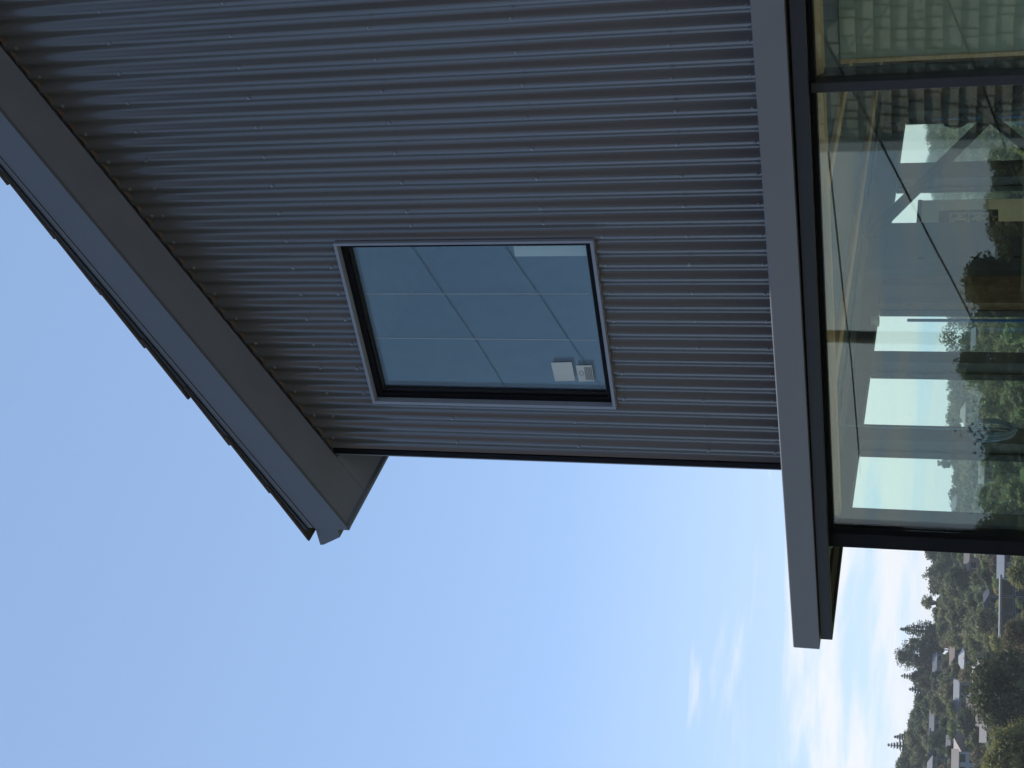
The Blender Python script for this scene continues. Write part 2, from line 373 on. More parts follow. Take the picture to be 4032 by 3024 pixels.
sub('print', tube([(-2.018+.012*math.cos(a*.524), .0485, -.058+.012*math.sin(a*.524)) for a in range(12)], .0012, 5, True), M['print'], win)
subbox('sticker', (-1.352, -1.296, .0578, .0590, -.172, .188), M['paper'], win)
for X, w in ((-1.557, .0009), (-1.822, .0009)): subbox('tape', (X-w, X+w, .0500, .0512, -.160, 1.010), M['paper'], win)
# bedroom behind the window
obj('room_lining', join([boxm(-2.36, 2.0, 2.6, 2.7, -1.1, 2.2), boxm(.9, 1.0, .14, 2.6, -1.1, 2.2), boxm(-2.37, -2.345, .14, 2.6, -1.1, 1.4),
     hexa([(-2.36, .14, rake(-2.36)-.12), (1.0, .14, rake(-2.36)-.12+.9), (1.0, 2.6, rake(-2.36)-.12+.9), (-2.36, 2.6, rake(-2.36)-.12), (-2.36, .14, rake(-2.36)-.09), (1.0, .14, rake(-2.36)-.09+.9), (1.0, 2.6, rake(-2.36)-.09+.9), (-2.36, 2.6, rake(-2.36)-.09)]), boxm(-2.36, 1.0, .14, 2.6, -1.12, -1.06)]), M['plaster'], house)

# roof
OV = .325; EX = -2.803
roof = obj('roof', join([
    prism([(EX, rake(EX)+.05), (RX, rake(RX)+.05), (RX, rake(RX)+.235), (EX, rake(EX)+.235)], -OV+.02, 9.3),
    prism([(RX+.002, rake(RX)+.05), (EAVE_R, roofz(EAVE_R)+.05), (EAVE_R, roofz(EAVE_R)+.235), (RX+.002, rake(RX)+.235)], -OV+.02, 9.3)]), M['soffit'], house)
def slab(xa, xb, y0, y1, lo, hi):
    return hexa([(xa, y0, roofz(xa)+lo), (xb, y0, roofz(xb)+lo), (xb, y1, roofz(xb)+lo), (xa, y1, roofz(xa)+lo), (xa, y0, roofz(xa)+hi), (xb, y0, roofz(xb)+hi), (xb, y1, roofz(xb)+hi), (xa, y1, roofz(xa)+hi)])
obj('soffit_panel', slab(EX+.022, RX, -OV+.004, -.020, .002, .045), M['soffit'], roof)
obj('soffit_panel', slab(RX+.002, EAVE_R-.02, -OV+.004, -.020, .002, .045), M['soffit'], roof)
obj('soffit_panel', slab(EX+.022, -2.560, -.015, 9.2, .002, .045), M['soffit'], roof)
obj('filler_strip', slab(-2.5, RX, .004, .022, -.012, .002), M['foam'], roof)
# eave fascia on the left and its gutter
box('fascia_board', EX, EX+.020, -OV+.002, 9.3, rake(EX)-.012, rake(EX)+.20, M['soffit'], roof)
gp = [(-2.818, 1.335), (-2.883, 1.331), (-2.944, 1.443), (-2.947, 1.463), (-2.936, 1.463), (-2.934, 1.445), (-2.878, 1.342), (-2.818, 1.345)]
gp = [(x, z) for x, z in reversed(gp)]
gut = obj('gutter', prism(gp, -.293, 9.3), M['barge'], roof)
obj('stop_end', prism([(-2.822, 1.465), (-2.947, 1.464), (-2.945, 1.443), (-2.884, 1.331), (-2.818, 1.331)][::-1], -.301, -.294), M['barge'], gut)
# barge board: flat face, crease, rolled capping
def rk(xa, xb, y0, y1, lo, hi, lo2=None):
    return hexa([(xa, y0, roofz(xa)+lo), (xb, y0, roofz(xb)+lo), (xb, y1, roofz(xb)+lo), (xa, y1, roofz(xa)+lo), (xa, y0, roofz(xa)+hi), (xb, y0, roofz(xb)+hi), (xb, y1, roofz(xb)+hi), (xa, y1, roofz(xa)+hi)])
barge = obj('barge_board', rk(-2.806, RX, -OV-.006, -OV+.016, -.010, .192), M['barge'], roof)
obj('barge_board', rk(RX+.002, EAVE_R+.05, -OV-.006, -OV+.016, -.010, .192), M['barge'], roof)
obj('barge_capping', rk(-2.800, RX, -OV-.010, -OV+.016, .196, .226), M['barge'], roof)
obj('barge_capping', rk(-2.808, RX, -OV-.020, -OV+.014, .229, .250), M['navy'], roof)
obj('barge_capping', rk(RX+.002, EAVE_R+.05, -OV-.010, -OV+.016, .196, .235), M['barge'], roof)
# roof tiles, stepped along the verge
ct = math.atan(.49); CW = .345; tw = .44
tl = []
def tilemesh():
    L0 = .40; th = .016
    a, w = L0, tw*.985
    bm = bmesh.new()
    v, f = boxm(0, a, 0, w, 0, th); vs_ = [bm.verts.new(q) for q in v]
    for q in f: bm.faces.new([vs_[i] for i in q])
    bmesh.ops.bevel(bm, geom=bm.edges[:], offset=.004, segments=1, affect='EDGES')
    me = bpy.data.meshes.new('roof_tile'); bm.to_mesh(me); bm.free(); me.materials.append(M['tile']); return me
tm = tilemesh()
n = int((RX-EX)/math.cos(ct)/CW)+1
for i in range(n):
    for j in range(3):
        s = -.075+i*CW; x = EX+s*math.cos(ct); z = rake(EX)+.252+s*math.sin(ct)
        o = bpy.data.objects.new('roof_tile', tm); COL.objects.link(o); o.parent = roof
        o.location = (x+random.uniform(-.008, .008), -OV-.030+random.uniform(-.006, .004)+j*tw, z+.004+random.uniform(0, .004))
        o.rotation_euler = (random.uniform(-.006, .006), -ct+.042+random.uniform(-.006, .006), 0)
obj('tile_field', rk(EX-.05, RX, -OV-.03+3*tw, 9.35, .25, .29), M['tile'], roof)
obj('tile_field', rk(RX+.002, EAVE_R+.05, -OV-.03, 9.35, .25, .29), M['tile'], roof)
for i in range(12): obj('ridge_tile', tube([(RX, -.36+i*.4, rake(RX)+.26), (RX, .06+i*.4, rake(RX)+.27)], [.09, .085], 10), M['tile'], roof)

# canopy over the glazed room
canopy = obj('canopy', join([boxm(-3.440, 5.6, -.20, 5.6, -1.20, -1.095)]), M['navy'], house)
YB = -.28
def bandm(z_off=0):
    xr, xl = 5.6, -3.487; zt = lambda x: -1.057+.0046*(x+.033); zb = lambda x: -1.182+.0075*(x+.033)
    y1 = -.205
    bm = bmesh.new()
    c, f = hexa([(xl, YB, zb(xl)), (xr, YB, zb(0)), (xr, y1, zb(0)), (xl, y1, zb(xl)), (xl, YB, zt(xl)), (xr, YB, zt(0)), (xr, y1, zt(0)), (xl, y1, zt(xl))])
    vs_ = [bm.verts.new(q) for q in c]
    for q in f: bm.faces.new([vs_[i] for i in q])
    top = [e_ for e_ in bm.edges if all(v.co.z > -1.15 for v in e_.verts)]
    bmesh.ops.bevel(bm, geom=top, offset=.006, segments=2, affect='EDGES', profile=.5)
    me = bpy.data.meshes.new('fascia_band'); bm.to_mesh(me); bm.free(); return me
link('fascia_band', bandm(), M['band'], canopy)
box('fascia_band', -3.487, -3.446, -.203, 5.62, -1.208, -1.074, M['band'], canopy, .005)
box('lower_fascia', -3.447, 5.6, -.25, -.215, -1.272, -1.212, M['navy'], canopy, .003)
box('lower_fascia', -3.447, -3.412, -.213, 5.58, -1.272, -1.212, M['navy'], canopy, .003)
for k in range(2):
    box('soffit_board', -3.36, 5.6, -.208+k*.045, -.172+k*.045, -1.258, -1.235, M['brace'], canopy, .003)
for k in range(3):
    box('soffit_board', -3.405+k*.075, -3.345+k*.075, -.10, 5.5, -1.258, -1.235, M['brace'], canopy, .004)
box('soffit_panel', -3.17, 5.6, -.118, 5.5, -1.243, -1.203, M['navy'], canopy)

# glazed front wall
GY = -.100
gw = empty('glazed_wall', (0, GY, GZ), None, None); setp(gw, house)
subbox('head', (-2.912, 5.2, -.130, -.030, -1.268, -1.246), M['black'], gw)
subbox('corner_post', (-2.914, -2.822, -.140, -.045, GZ+.06, -1.247), M['black'], gw, .004)
subbox('corner_post_liner', (-2.840, -2.806, -.043, .05, GZ+.06, -1.30), M['post'], gw, .003)
mx = [-.470, 1.04, 2.5, 4.0]
for X in mx: 
    subbox('mullion', (X-.021, X+.021, -.140, -.050, GZ+.06, -1.270), M['navy'], gw, .003)
    subbox('mullion_liner', (X-.016, X+.016, -.048, .04, GZ+.06, -1.30), M['navy'], gw)
bounds = [-2.822]+[b for X in mx for b in (X-.021, X+.021)]+[5.2]
for i in range(0, len(bounds), 2):
    a, b = bounds[i], bounds[i+1]
    subbox('bead', (a, b, -.120, -.060, -1.288, -1.270), M['black'], gw)
    subbox('pane', (a+.004, b-.004, -.102, -.097, GZ+.12, -1.286), M['glassA'], gw)
    p2 = subbox('pane', (a+.004, b-.004, -.082, -.077, GZ+.12, -1.286), M['glassA'], gw)
subbox('sill', (-2.822, 5.2, -.14, -.04, GZ+.02, GZ+.11), M['black'], gw)
# glazed room behind it
room = empty('room', (1.0, 2.5, GZ), None, None); setp(room, house)
subbox('floor', (-2.95, 5.3, -.05, 5.3, GZ-.10, GZ+.05), M['floor'], room)
subbox('ceiling', (-2.95, 5.3, -.03, 5.15, -1.275, -1.245), M['ceil'], room)
subbox('head_lining', (-2.80, 5.2, -.028, .060, -1.312, -1.277), M['timberx'], room)
sub('ceiling_batten', hexa([(-2.14, .062, -1.300), (-2.02, .062, -1.300), (-2.06, 4.9, -1.300), (-2.18, 4.9, -1.300), (-2.14, .062, -1.277), (-2.02, .062, -1.277), (-2.06, 4.9, -1.277), (-2.18, 4.9, -1.277)]), M['timber'], room)
subbox('ceiling_batten', (-1.10, -1.02, .062, 4.9, -1.300, -1.277), M['timber'], room)
subbox('ceiling_batten', (-2.50, -2.475, .062, 4.9, -1.292, -1.277), M['post'], room)
subbox('back_wall', (-2.95, 1.2, 5.16, 5.30, GZ+.05, -1.245), M['ply'], room)
for X in (-1.9, -.7, .5): subbox('ply_joint', (X-.004, X+.004, 5.152, 5.162, GZ+.05, -1.277), M['brace'], room)
subbox('right_wall', (5.2, 5.3, 3.4, 5.16, GZ+.05, -1.245), M['plaster'], room)
subbox('partition', (-.885, 2.4, 1.20, 1.30, GZ+.05, -1.277), M['plaster'], room)
subbox('partition_edge', (-.905, -.885, 1.19, 1.31, GZ+.05, -1.277), M['timber'], room)
# side wall with its windows, X = -2.9
panes = [(.012, .643), (.785, 1.403), (1.522, 2.093), (3.156, 3.757), (4.015, 4.921)]
ys = -.042
SX0, SX1 = -2.935, -2.845; HEAD = lambda y: -1.350-.0165*y
SILL = -3.35
sw = sub('side_wall', join([boxm(SX0, SX1, -.042, 5.16, GZ+.05, SILL),
    hexa([(SX0, ys, HEAD(ys)), (SX1, ys, HEAD(ys)), (SX1, 5.16, HEAD(5.16)), (SX0, 5.16, HEAD(5.16)), (SX0, ys, -1.246), (SX1, ys, -1.246), (SX1, 5.16, -1.246), (SX0, 5.16, -1.246)])]), M['post'], room)
stops = [ys]+[v for p_ in panes for v in p_]+[5.16]
for i in range(0, len(stops), 2):
    a, b = stops[i], stops[i+1]
    if b-a > .5 or i == 0 and False: continue
    subbox('side_mullion', (SX0+.004, SX1+.03, a, b, SILL, HEAD(b)-.002), M['post'], room, .003)
subbox('wall_panel', (SX0+.004, SX1, 2.64, 3.156, SILL, -1.40), M['post'], room)
subbox('wall_panel', (SX0+.004, SX1+.012, 2.093, 2.42, SILL, -1.39), M['ply'], room)
subbox('steel_post', (SX0+.004, SX1+.06, 2.42, 2.555, SILL-.5, -1.28), M['post'], room, .004)
subbox('copper_pipe', (SX1+.01, SX1+.03, 2.59, 2.605, SILL-.5, -1.30), M['timber'], room)
for z in (-1.62, -1.95, -2.2): subbox('pipe_bracket', (SX1, SX1+.04, 2.575, 2.62, z-.02, z+.02), M['brace'], room)
for a, b in panes:
    subbox('side_pane', (-2.905, -2.899, a-.004, b+.004, SILL, HEAD(b)+.01), M['glassB'], room)
    sub('side_frame', join([boxm(-2.92, -2.88, a, a+.018, SILL, HEAD(b)-.004), boxm(-2.92, -2.88, b-.018, b, SILL, HEAD(b)-.004)]), M['navy'], room)
subbox('masking_tape', (-2.872, -2.866, 1.936, 1.962, -2.70, -1.560), M['bluetape'], room)
subbox('masking_tape', (-2.872, -2.866, 3.505, 3.522, -2.70, -1.575), M['bluetape'], room)
subbox('masking_tape', (-2.872, -2.866, 4.86, 4.89, -2.60, -1.62), M['bluetape'], room)
subbox('timber_block', (-2.86, -2.82, 1.86, 1.91, -1.40, -1.35), M['white'], room)

# things inside the room
br = obj('timber_brace', beam((-2.72, 2.75, -1.290), (-2.72, 5.12, -2.285), .045, .062), M['brace']); tag(br, 'dark timber brace running down to the back corner, longer bar of the crossed pair', 'brace', 'crossed braces in the room')
br = obj('timber_brace', beam((-2.66, 5.12, -1.72), (-2.66, 3.10, -2.64), .04, .058), M['brace']); tag(br, 'dark timber brace leaning the other way across the longer brace', 'brace', 'crossed braces in the room')
def coil(name, cx, y, z, ry, rz, m, top, label):
    e_ = empty(name, (cx, y, z-rz), label, 'cable')
    parts = []
    for k in range(10):
        a = np.array([rng.uniform(.30, 1.08), rng.uniform(.85, 1.08)]); off = rng.uniform(-.012, .012, 3); tl_ = rng.uniform(-.25, .25)
        pts = []
        for i in range(28):
            t = 2*math.pi*i/28; yy_ = math.cos(t)*ry*a[0]; zz = math.sin(t)*rz*a[1]
            pts.append((cx+off[0]+tl_*yy_*.3, y+off[1]+yy_*math.cos(tl_)-zz*math.sin(tl_)*.4, z+off[2]+zz))
        parts.append(tube(pts, .0042, 6, True))
    obj('loops', join(parts), m, e_, True)
    pts = [(cx, y+.004*math.sin(i*1.3), top+(z+rz-top)*i/10) for i in range(11)]
    obj('hanging_cable', tube(pts, .0042, 6), m, e_, True)
coil('cable_coil', -2.79, 4.65, -1.80, .15, .075, M['cabledark'], -1.30, 'dark cable coil hanging in the far window beside the crossed braces')
coil('cable_coil', -2.70, .60, -2.035, .095, .115, M['cable'], -1.280, 'blue grey cable coil hanging in the window nearest the glazed corner')
bn = empty('banner', (-2.855, 3.29, -2.6), 'cream builder banner with dark square logo hung in side window', 'banner')
def cb(name, a, m, par): 
    o = box(name, *a, m, None); o.parent = par; o.matrix_parent_inverse = Matrix.Translation(par.location).inverted(); return o
cb('sheet', (-2.860, -2.856, 3.02, 3.500, -2.66, -1.600), M['banner'], bn)
cb('rolled_edge', (-2.864, -2.850, 3.02, 3.500, -1.600, -1.572), M['logo'], bn)
cb('logo_panel', (-2.8555, -2.8535, 3.03, 3.345, -2.095, -1.715), M['logo'], bn)
def strokes(L_): return join([beam((-2.8515, a[0], a[1]), (-2.8515, b[0], b[1]), .012, .0016, Vector((1, 0, 0))) for a, b in L_])
y0_, y1_, z0_, z1_ = 3.06, 3.295, -2.03, -1.79
ym, zm = 3.20, -1.91
obj_l = []
obj_l += [((y0_, z0_), (y1_, z0_)), ((y1_, z0_), (y1_, z1_)), ((y1_, z1_), (y0_, z1_)), ((y0_, zm), (y1_, zm)), ((ym+.01, z0_), (ym+.01, z1_))]
for zb_, zt_ in ((z0_+.015, zm-.015), (zm+.015, z1_-.015)):
    a, b = y1_-.012, ym+.022
    obj_l += [((a, zb_), (a, zt_)), ((a, zt_), ((a+b)/2, (zb_+zt_)/2-.02)), (((a+b)/2, (zb_+zt_)/2-.02), (b, zt_)), ((b, zt_), (b, zb_))]
a, b = ym-.002, y0_+.02
obj_l += [((a, z0_+.015), (a, zm-.015)), ((a, (z0_+zm)/2), (b, zm-.015)), ((a, (z0_+zm)/2), (b, z0_+.015))]
obj_l += [((a, zm+.015), (a, z1_-.015)), ((a, z1_-.015), (b, z1_-.015)), ((a, zm+.015), (b, zm+.015))]
lt = obj('lettering', strokes(obj_l), M['banner'], None); lt.parent = bn; lt.matrix_parent_inverse = Matrix.Translation(bn.location).inverted()
fl_ = obj('protective_film', ([(-2.916, -.12, -1.262), (-2.99, -.06, -1.266), (-2.93, .02, -1.34), (-2.917, -.04, -1.335), (-2.913, -.12, -1.266), (-2.987, -.06, -1.270), (-2.927, .02, -1.344), (-2.914, -.04, -1.339)], [(0, 1, 2, 3), (7, 6, 5, 4), (0, 4, 5, 1), (1, 5, 6, 2), (2, 6, 7, 3), (3, 7, 4, 0)]), M['cable'])
tag(fl_, 'loose scrap of blue protective film at the head of the glazed corner', 'film')

# ------------------------------------------------------------------ neighbours behind the camera (seen in the glass)
nb = empty('neighbour_house', (0, -14, GZ), 'grey shingle clad house with white corner boards reflected in the glazing', 'house')
NX0, NX1, NY, NZ1 = -5.80, 2.4, -11.0, 2.3
obj('wall', boxm(NX0+.02, NX1, -18, NY-.03, GZ, NZ1), M['brace'], nb)
parts = []
z = GZ
while z < NZ1:
    x = NX0+random.uniform(-.1, 0)
    while x < NX1:
        w = random.choice((.10, .14, .18, .22, .27)); t = .014+random.uniform(0, .014)
        xa, xb = max(x, NX0), min(x+w-.022, NX1)
        if xb-xa > .02:
            zb_ = z+random.uniform(-.006, .006)
            parts.append(hexa([(xa, NY-.03-.002, zb_), (xb, NY-.03-.002, zb_), (xb, NY-.03+t+.018, zb_), (xa, NY-.03+t+.018, zb_), (xa, NY-.03-.002, z+.215), (xb, NY-.03-.002, z+.215), (xb, NY-.03+.008, z+.215), (xa, NY-.03+.008, z+.215)]))
        x += w
    z += .195
tag(obj('shingles', join(parts), M['shingle'], nb), kind='stuff')
obj('corner_board', boxm(NX0-.11, NX0+.005, -11.05, NY+.02, GZ, NZ1), M['white'], nb)
obj('roof', hexa([(NX0-.5, NY+.5, NZ1-.05), (NX1+.5, NY+.5, NZ1-.05), (NX1+.5, -14.5, NZ1+1.7), (NX0-.5, -14.5, NZ1+1.7), (NX0-.5, NY+.5, NZ1+.02), (NX1+.5, NY+.5, NZ1+.02), (NX1+.5, -14.5, NZ1+1.8), (NX0-.5, -14.5, NZ1+1.8)]), M['tile'], nb)
obj('gutter', boxm(NX0-.5, NX1+.5, NY+.51, NY+.62, NZ1-.06, NZ1+.06), M['white'], nb)
obj('downpipe', tube([(-5.02, NY+.06, NZ1), (-5.02, NY+.06, GZ)], .03, 8), M['white'], nb)
po = empty('power_pole', (-15.05, -21.2, -8), 'weathered timber power pole reflected in the glazing', 'power pole')
pz = terr(0, 0)
obj('shaft', tube([(-15.05, -21.2, -9.5), (-15.05, -21.2, 4.4)], [.16, .125], 12), M['poletim'], po, True)
obj('crossarm', beam((-15.9, -20.6, 3.9), (-14.2, -21.8, 3.9), .1, .12), M['poletim'], po)
def wirepts(a, b, sag, n_=14): 
    a, b = Vector(a), Vector(b)
    return [tuple(a.lerp(b, i/n_)-Vector((0, 0, sag*4*(i/n_)*(1-i/n_)))) for i in range(n_+1)]
def ext(a, b, s, t): a, b = Vector(a), Vector(b); return tuple(a+(b-a)*s), tuple(a+(b-a)*t)
WS = [(((-8.19, -13.28, -.077), (-15.4, -18.3, .12)), 'lowest power cable sagging towards the timber pole, reflected in the glazing', .015),
      (((-4.07, -8.35, -.766), (-11.46, -13.1, -2.79)), 'service cable falling steeply past the shingle house, reflected in the glazing', .012),
      (((-3.19, -8.57, -1.63), (-5.62, -8.98, -2.48)), 'short service cable beside the shingle corner, reflected in the glazing', .012),
      (((-8.02, -12.2, 6.17), (-13.0, -16.0, 6.6)), 'upper power cable reflected high in the bedroom window', .0065),
      (((-8.17, -12.48, 4.79), (-13.2, -16.4, 4.85)), 'second power cable reflected low in the bedroom window', .0065)]
for (a, b), lab, rd in WS:
    a2, b2 = ext(a, b, -.9, 1.35)
    tag(obj('power_cable', tube(wirepts(a2, b2, .05), rd, 6), M['wire'], None, True), lab, 'cable', 'overhead cables')

# ------------------------------------------------------------------ trees
def leafcloud(pts, nrm, size, flat=.5):
    """one small leaf-clump quad at every point, roughly facing outwards"""
    n_ = len(pts)
    d = nrm*flat+rng.normal(0, .6, (n_, 3)); d /= np.linalg.norm(d, axis=1)[:, None]+1e-9
    ref = rng.normal(0, 1, (n_, 3)); a = np.cross(d, ref); a /= np.linalg.norm(a, axis=1)[:, None]+1e-9
    b = np.cross(d, a); sz = size*rng.uniform(.6, 1.35, (n_, 1))
    a = a*sz; b = b*sz*rng.uniform(.5, .9, (n_, 1))
    Vv = np.empty((n_*4, 3)); Vv[0::4] = pts-a; Vv[1::4] = pts-b*.9; Vv[2::4] = pts+a; Vv[3::4] = pts+b
    return Vv, np.arange(n_*4).reshape(-1, 4)
def build_mesh(name, chunks, mats):
    V_ = []; F_ = []; mi = []; off = 0
    for v, f, k in chunks:
        V_.append(np.asarray(v, float)); 
        for q in (f.tolist() if hasattr(f, 'tolist') else f): F_.append([i+off for i in q]); mi.append(k)
        off += len(v)
    me = bpy.data.meshes.new(name); me.from_pydata(np.concatenate(V_).tolist(), [], F_)
    for m in mats: me.materials.append(m)
    me.polygons.foreach_set('material_index', mi); me.update(); return me
_ib = bmesh.new(); bmesh.ops.create_icosphere(_ib, subdivisions=2, radius=1.0)
ICO_V = np.array([v.co[:] for v in _ib.verts]); _ib.verts.index_update(); ICO_F = np.array([[v.index for v in f.verts] for f in _ib.faces]); _ib.free()
def core(c, rad, g, zs=.78):
    return c+ICO_V*np.array([rad, rad, rad*zs])*(1+.10*g.normal(0, 1, (len(ICO_V), 1)))
def broadleaf(h, w, lobes, nleaf, size, seed, trunk_frac=.3, cf=.66):
    g = np.random.default_rng(seed)
    ch = h*(1-trunk_frac); P_ = []; N_ = []
    cs = []
    for i in range(lobes):
        t = g.uniform(0, 1); hh = h*trunk_frac+ch*(.18+.72*t)
        rad = w/2*(1-abs(t-.38)**1.4*1.05)*g.uniform(.35, .8); an = g.uniform(0, 2*math.pi)
        c = np.array([math.cos(an)*rad, math.sin(an)*rad, hh]); s_ = w*g.uniform(.15, .26)
        cs.append((c, s_))
    cs.append((np.array([0, 0, h*trunk_frac+ch*.55]), w*.27))
    per = nleaf//len(cs)
    for c, s_ in cs:
        d = g.normal(0, 1, (per, 3)); d /= np.linalg.norm(d, axis=1)[:, None]
        rr_ = s_*g.uniform(.25, 1.0, (per, 1))**.45*(1+.18*g.normal(0, 1, (per, 1)))
        p = c+d*rr_*np.array([1, 1, .78]); P_.append(p); N_.append(d)
    P_ = np.concatenate(P_); N_ = np.concatenate(N_)
    v, f = leafcloud(P_, N_, size)
    f = f.tolist(); vv = [v]; off = len(v)
    for c, s_ in cs:
        q = core(c, s_*cf, g); vv.append(q); f += (ICO_F+off).tolist(); off += len(q)
    v = np.concatenate(vv)
    tr = [tube([(0, 0, -1.0), (w*.01, 0, h*trunk_frac), (-w*.02, w*.01, h*.8)], [h*.035, h*.026, h*.008], 7)]
    for c, s_ in cs[:6]: tr.append(tube([(0, 0, h*trunk_frac*.85), tuple(c*.6+np.array([0, 0, h*trunk_frac*.35])), tuple(c)], [h*.016, h*.01, h*.004], 5))
    return (v, f), join(tr)
def conifer(h, w, tiers, size, seed, gap=.10, droop=.15, blunt=.0):
    g = np.random.default_rng(seed); P_ = []; N_ = []; tr = [tube([(0, 0, -1), (0, 0, h*.5), (0, 0, h*.99)], [h*.022, h*.014, h*.003], 7)]
    for i in range(tiers):
        t = gap+(1-gap)*i/tiers; z_ = h*t
        R_ = w/2*(math.sin(math.pi*min(.12+.93*t, 1))**.55*(1-t*.35)+.03)*g.uniform(.8, 1.12)
        nb_ = g.integers(6, 9)
        for k in range(nb_):
            an = 2*math.pi*(k+g.uniform(-.3, .3))/nb_; L_ = R_*g.uniform(.75, 1.1)
            e_ = np.array([math.cos(an)*L_, math.sin(an)*L_, z_+L_*(.25-droop)])
            tr.append(tube([(0, 0, z_), tuple(e_)], [h*.006, h*.002], 4))
            m_ = max(int(60*L_/w*2), 12)
            for q in range(m_):
                u = g.uniform(.25, 1.02)
                P_.append(np.array([0, 0, z_])*(1-u)+e_*u+g.normal(0, w*.026, 3)); N_.append(np.array([math.cos(an)*.3, math.sin(an)*.3, 1]))
    v, f = leafcloud(np.array(P_), np.array(N_), size, .9)
    return (v, f), join(tr)
FOL = dict(dark=foliage('dark evergreen leaves', (.074, .090, .040)), olive=foliage('olive green leaves', (.165, .170, .072)),
           bright=foliage('bright green leaves', (.150, .180, .062)), grey=foliage('grey green leaves', (.155, .168, .085)),
           brown=foliage('bronze brown leaves', (.15, .118, .066)), yellow=foliage('yellow green leaves', (.22, .21, .075)))
KINDS = {}
def proto(key, n_, **kw):
    KINDS[key] = []
    for i in range(n_):
        lf, tr = broadleaf(seed=hash(key) % 1000+i if False else sum(map(ord, key))+i*17, **kw)
        KINDS[key].append(build_mesh('tree_'+key, [(lf[0], lf[1], 0), (tr[0], tr[1], 1)], [FOL[key], M['bark']]))
proto('dark', 3, h=7.6, w=7.2, lobes=17, nleaf=2300, size=.30)
proto('olive', 3, h=6.8, w=7.4, lobes=15, nleaf=2200, size=.29)
proto('bright', 2, h=6.0, w=6.4, lobes=13, nleaf=2000, size=.28)
proto('grey', 2, h=6.6, w=6.8, lobes=14, nleaf=2000, size=.29)
proto('brown', 2, h=6.2, w=6.2, lobes=13, nleaf=1900, size=.28)
proto('yellow', 1, h=4.6, w=5.2, lobes=10, nleaf=1700, size=.26)

# ------------------------------------------------------------------ houses across the valley
def r_for(az, el):
    lo, hi = 200.0, RIDGE
    for _ in range(50):
        mid = (lo+hi)/2
        if math.degrees(math.atan2(terr(az, mid)-CAM.z+2.2, mid)) < el: lo = mid
        else: hi = mid
    return (lo+hi)/2
HM = {}
def hmat(col, rough=.6):
    col = tuple(c*.46 for c in col); k = tuple(col)
    if k not in HM: HM[k] = mat('house paint %d' % len(HM), col, rough, .3, noise=.08, nscale=.8)
    return HM[k]
HOUSES = []
def hill_house(az, el, w, d, h, roof_kind, wallc, roofc, label, rot=0.0, storeys=1, rh=None, up=0.0):
    w *= .74; d *= .74; h *= .76; rh = rh*.76 if rh else None
    r = r_for(az, el); base = pol(az, r); base.z += up
    e_ = empty('hillside_house', base, label, 'house', 'houses on the far hillside')
    ang = R(az)+R(rot); Mx = Matrix.Translation(base) @ Matrix.Rotation(ang, 4, 'Z')
    def put(name, vf, m, par=None):
        v, f = vf; v = [tuple(Mx @ Vector(q)) for q in v]
        o = obj(name, (v, f), m); o.parent = par or e_
        o.matrix_parent_inverse = Matrix.Translation(base).inverted() if par is None else Matrix.Identity(4)
        return o
    wl = put('wall', boxm(-w/2, w/2, -d/2, d/2, -2.5, h), hmat(wallc))
    rh = rh or (.28*d)
    if roof_kind == 'gable':
        ov = .45
        put('roof', ([(-w/2-ov, -d/2-ov, h-.1), (w/2+ov, -d/2-ov, h-.1), (w/2+ov, 0, h+rh), (-w/2-ov, 0, h+rh), (w/2+ov, d/2+ov, h-.1), (-w/2-ov, d/2+ov, h-.1)], [(0, 1, 2, 3), (3, 2, 4, 5), (0, 3, 5), (1, 4, 2), (0, 5, 4, 1)]), hmat(roofc, .5))
    elif roof_kind == 'front':      # gable end towards the camera
        ov = .45; q = .3*w
        put('roof', ([(-w/2-ov, -d/2-ov, h-.1), (-w/2-ov, d/2+ov, h-.1), (0, d/2+ov, h+q), (0, -d/2-ov, h+q), (w/2+ov, d/2+ov, h-.1), (w/2+ov, -d/2-ov, h-.1)], [(3, 2, 1, 0), (5, 4, 2, 3), (0, 5, 3), (1, 2, 4), (0, 1, 4, 5)]), hmat(roofc, .5))
    elif roof_kind == 'hip':
        ov = .5; k = min(w*.32, d*.5)
        put('roof', ([(-w/2-ov, -d/2-ov, h-.1), (w/2+ov, -d/2-ov, h-.1), (w/2+ov, d/2+ov, h-.1), (-w/2-ov, d/2+ov, h-.1), (-w/2+k, 0, h+rh), (w/2-k, 0, h+rh)], [(0, 1, 5, 4), (1, 2, 5), (2, 3, 4, 5), (3, 0, 4), (3, 2, 1, 0)]), hmat(roofc, .5))
    else:
        put('roof', boxm(-w/2-.7, w/2+.7, -d/2-.9, d/2+.5, h, h+.35), hmat(roofc, .5))
    sh = h/storeys
    nw = max(2, int(w/2.6))
    for s_ in range(storeys):
        for i in range(nw):
            xc = -w/2+w*(i+.5)/nw; ww = w/nw*.62; z0 = s_*sh+sh*.28; z1 = s_*sh+sh*.82
            if roof_kind == 'flat': ww = w/nw*.86; z0 = s_*sh+sh*.12; z1 = s_*sh+sh*.9
            f_ = put('window', boxm(xc-ww/2-.08, xc+ww/2+.08, -d/2-.06, -d/2-.002, z0-.08, z1+.08), hmat((.55, .55, .54)))
            put('pane', boxm(xc-ww/2, xc+ww/2, -d/2-.09, -d/2-.062, z0, z1), M['hglass'], f_)
    HOUSES.append((az, el, math.degrees(w/2/r), math.degrees((h+rh)/r), r, label))
    return e_
W_, C_, G_, B_ = (.62, .63, .62), (.50, .46, .38), (.20, .21, .23), (.26, .30, .36)
hill_house(42.35, -1.98, 12.5, 8, 5.6, 'flat', (.07, .075, .085), (.42, .40, .38), 'dark glazed two storey house with pale flat roof at the lower frame edge', 6, 2, rh=.4)
hill_house(40.85, -1.66, 5.5, 6, 3.2, 'gable', B_, (.36, .40, .46), 'small pale blue grey house beside the glazed corner post', 10)
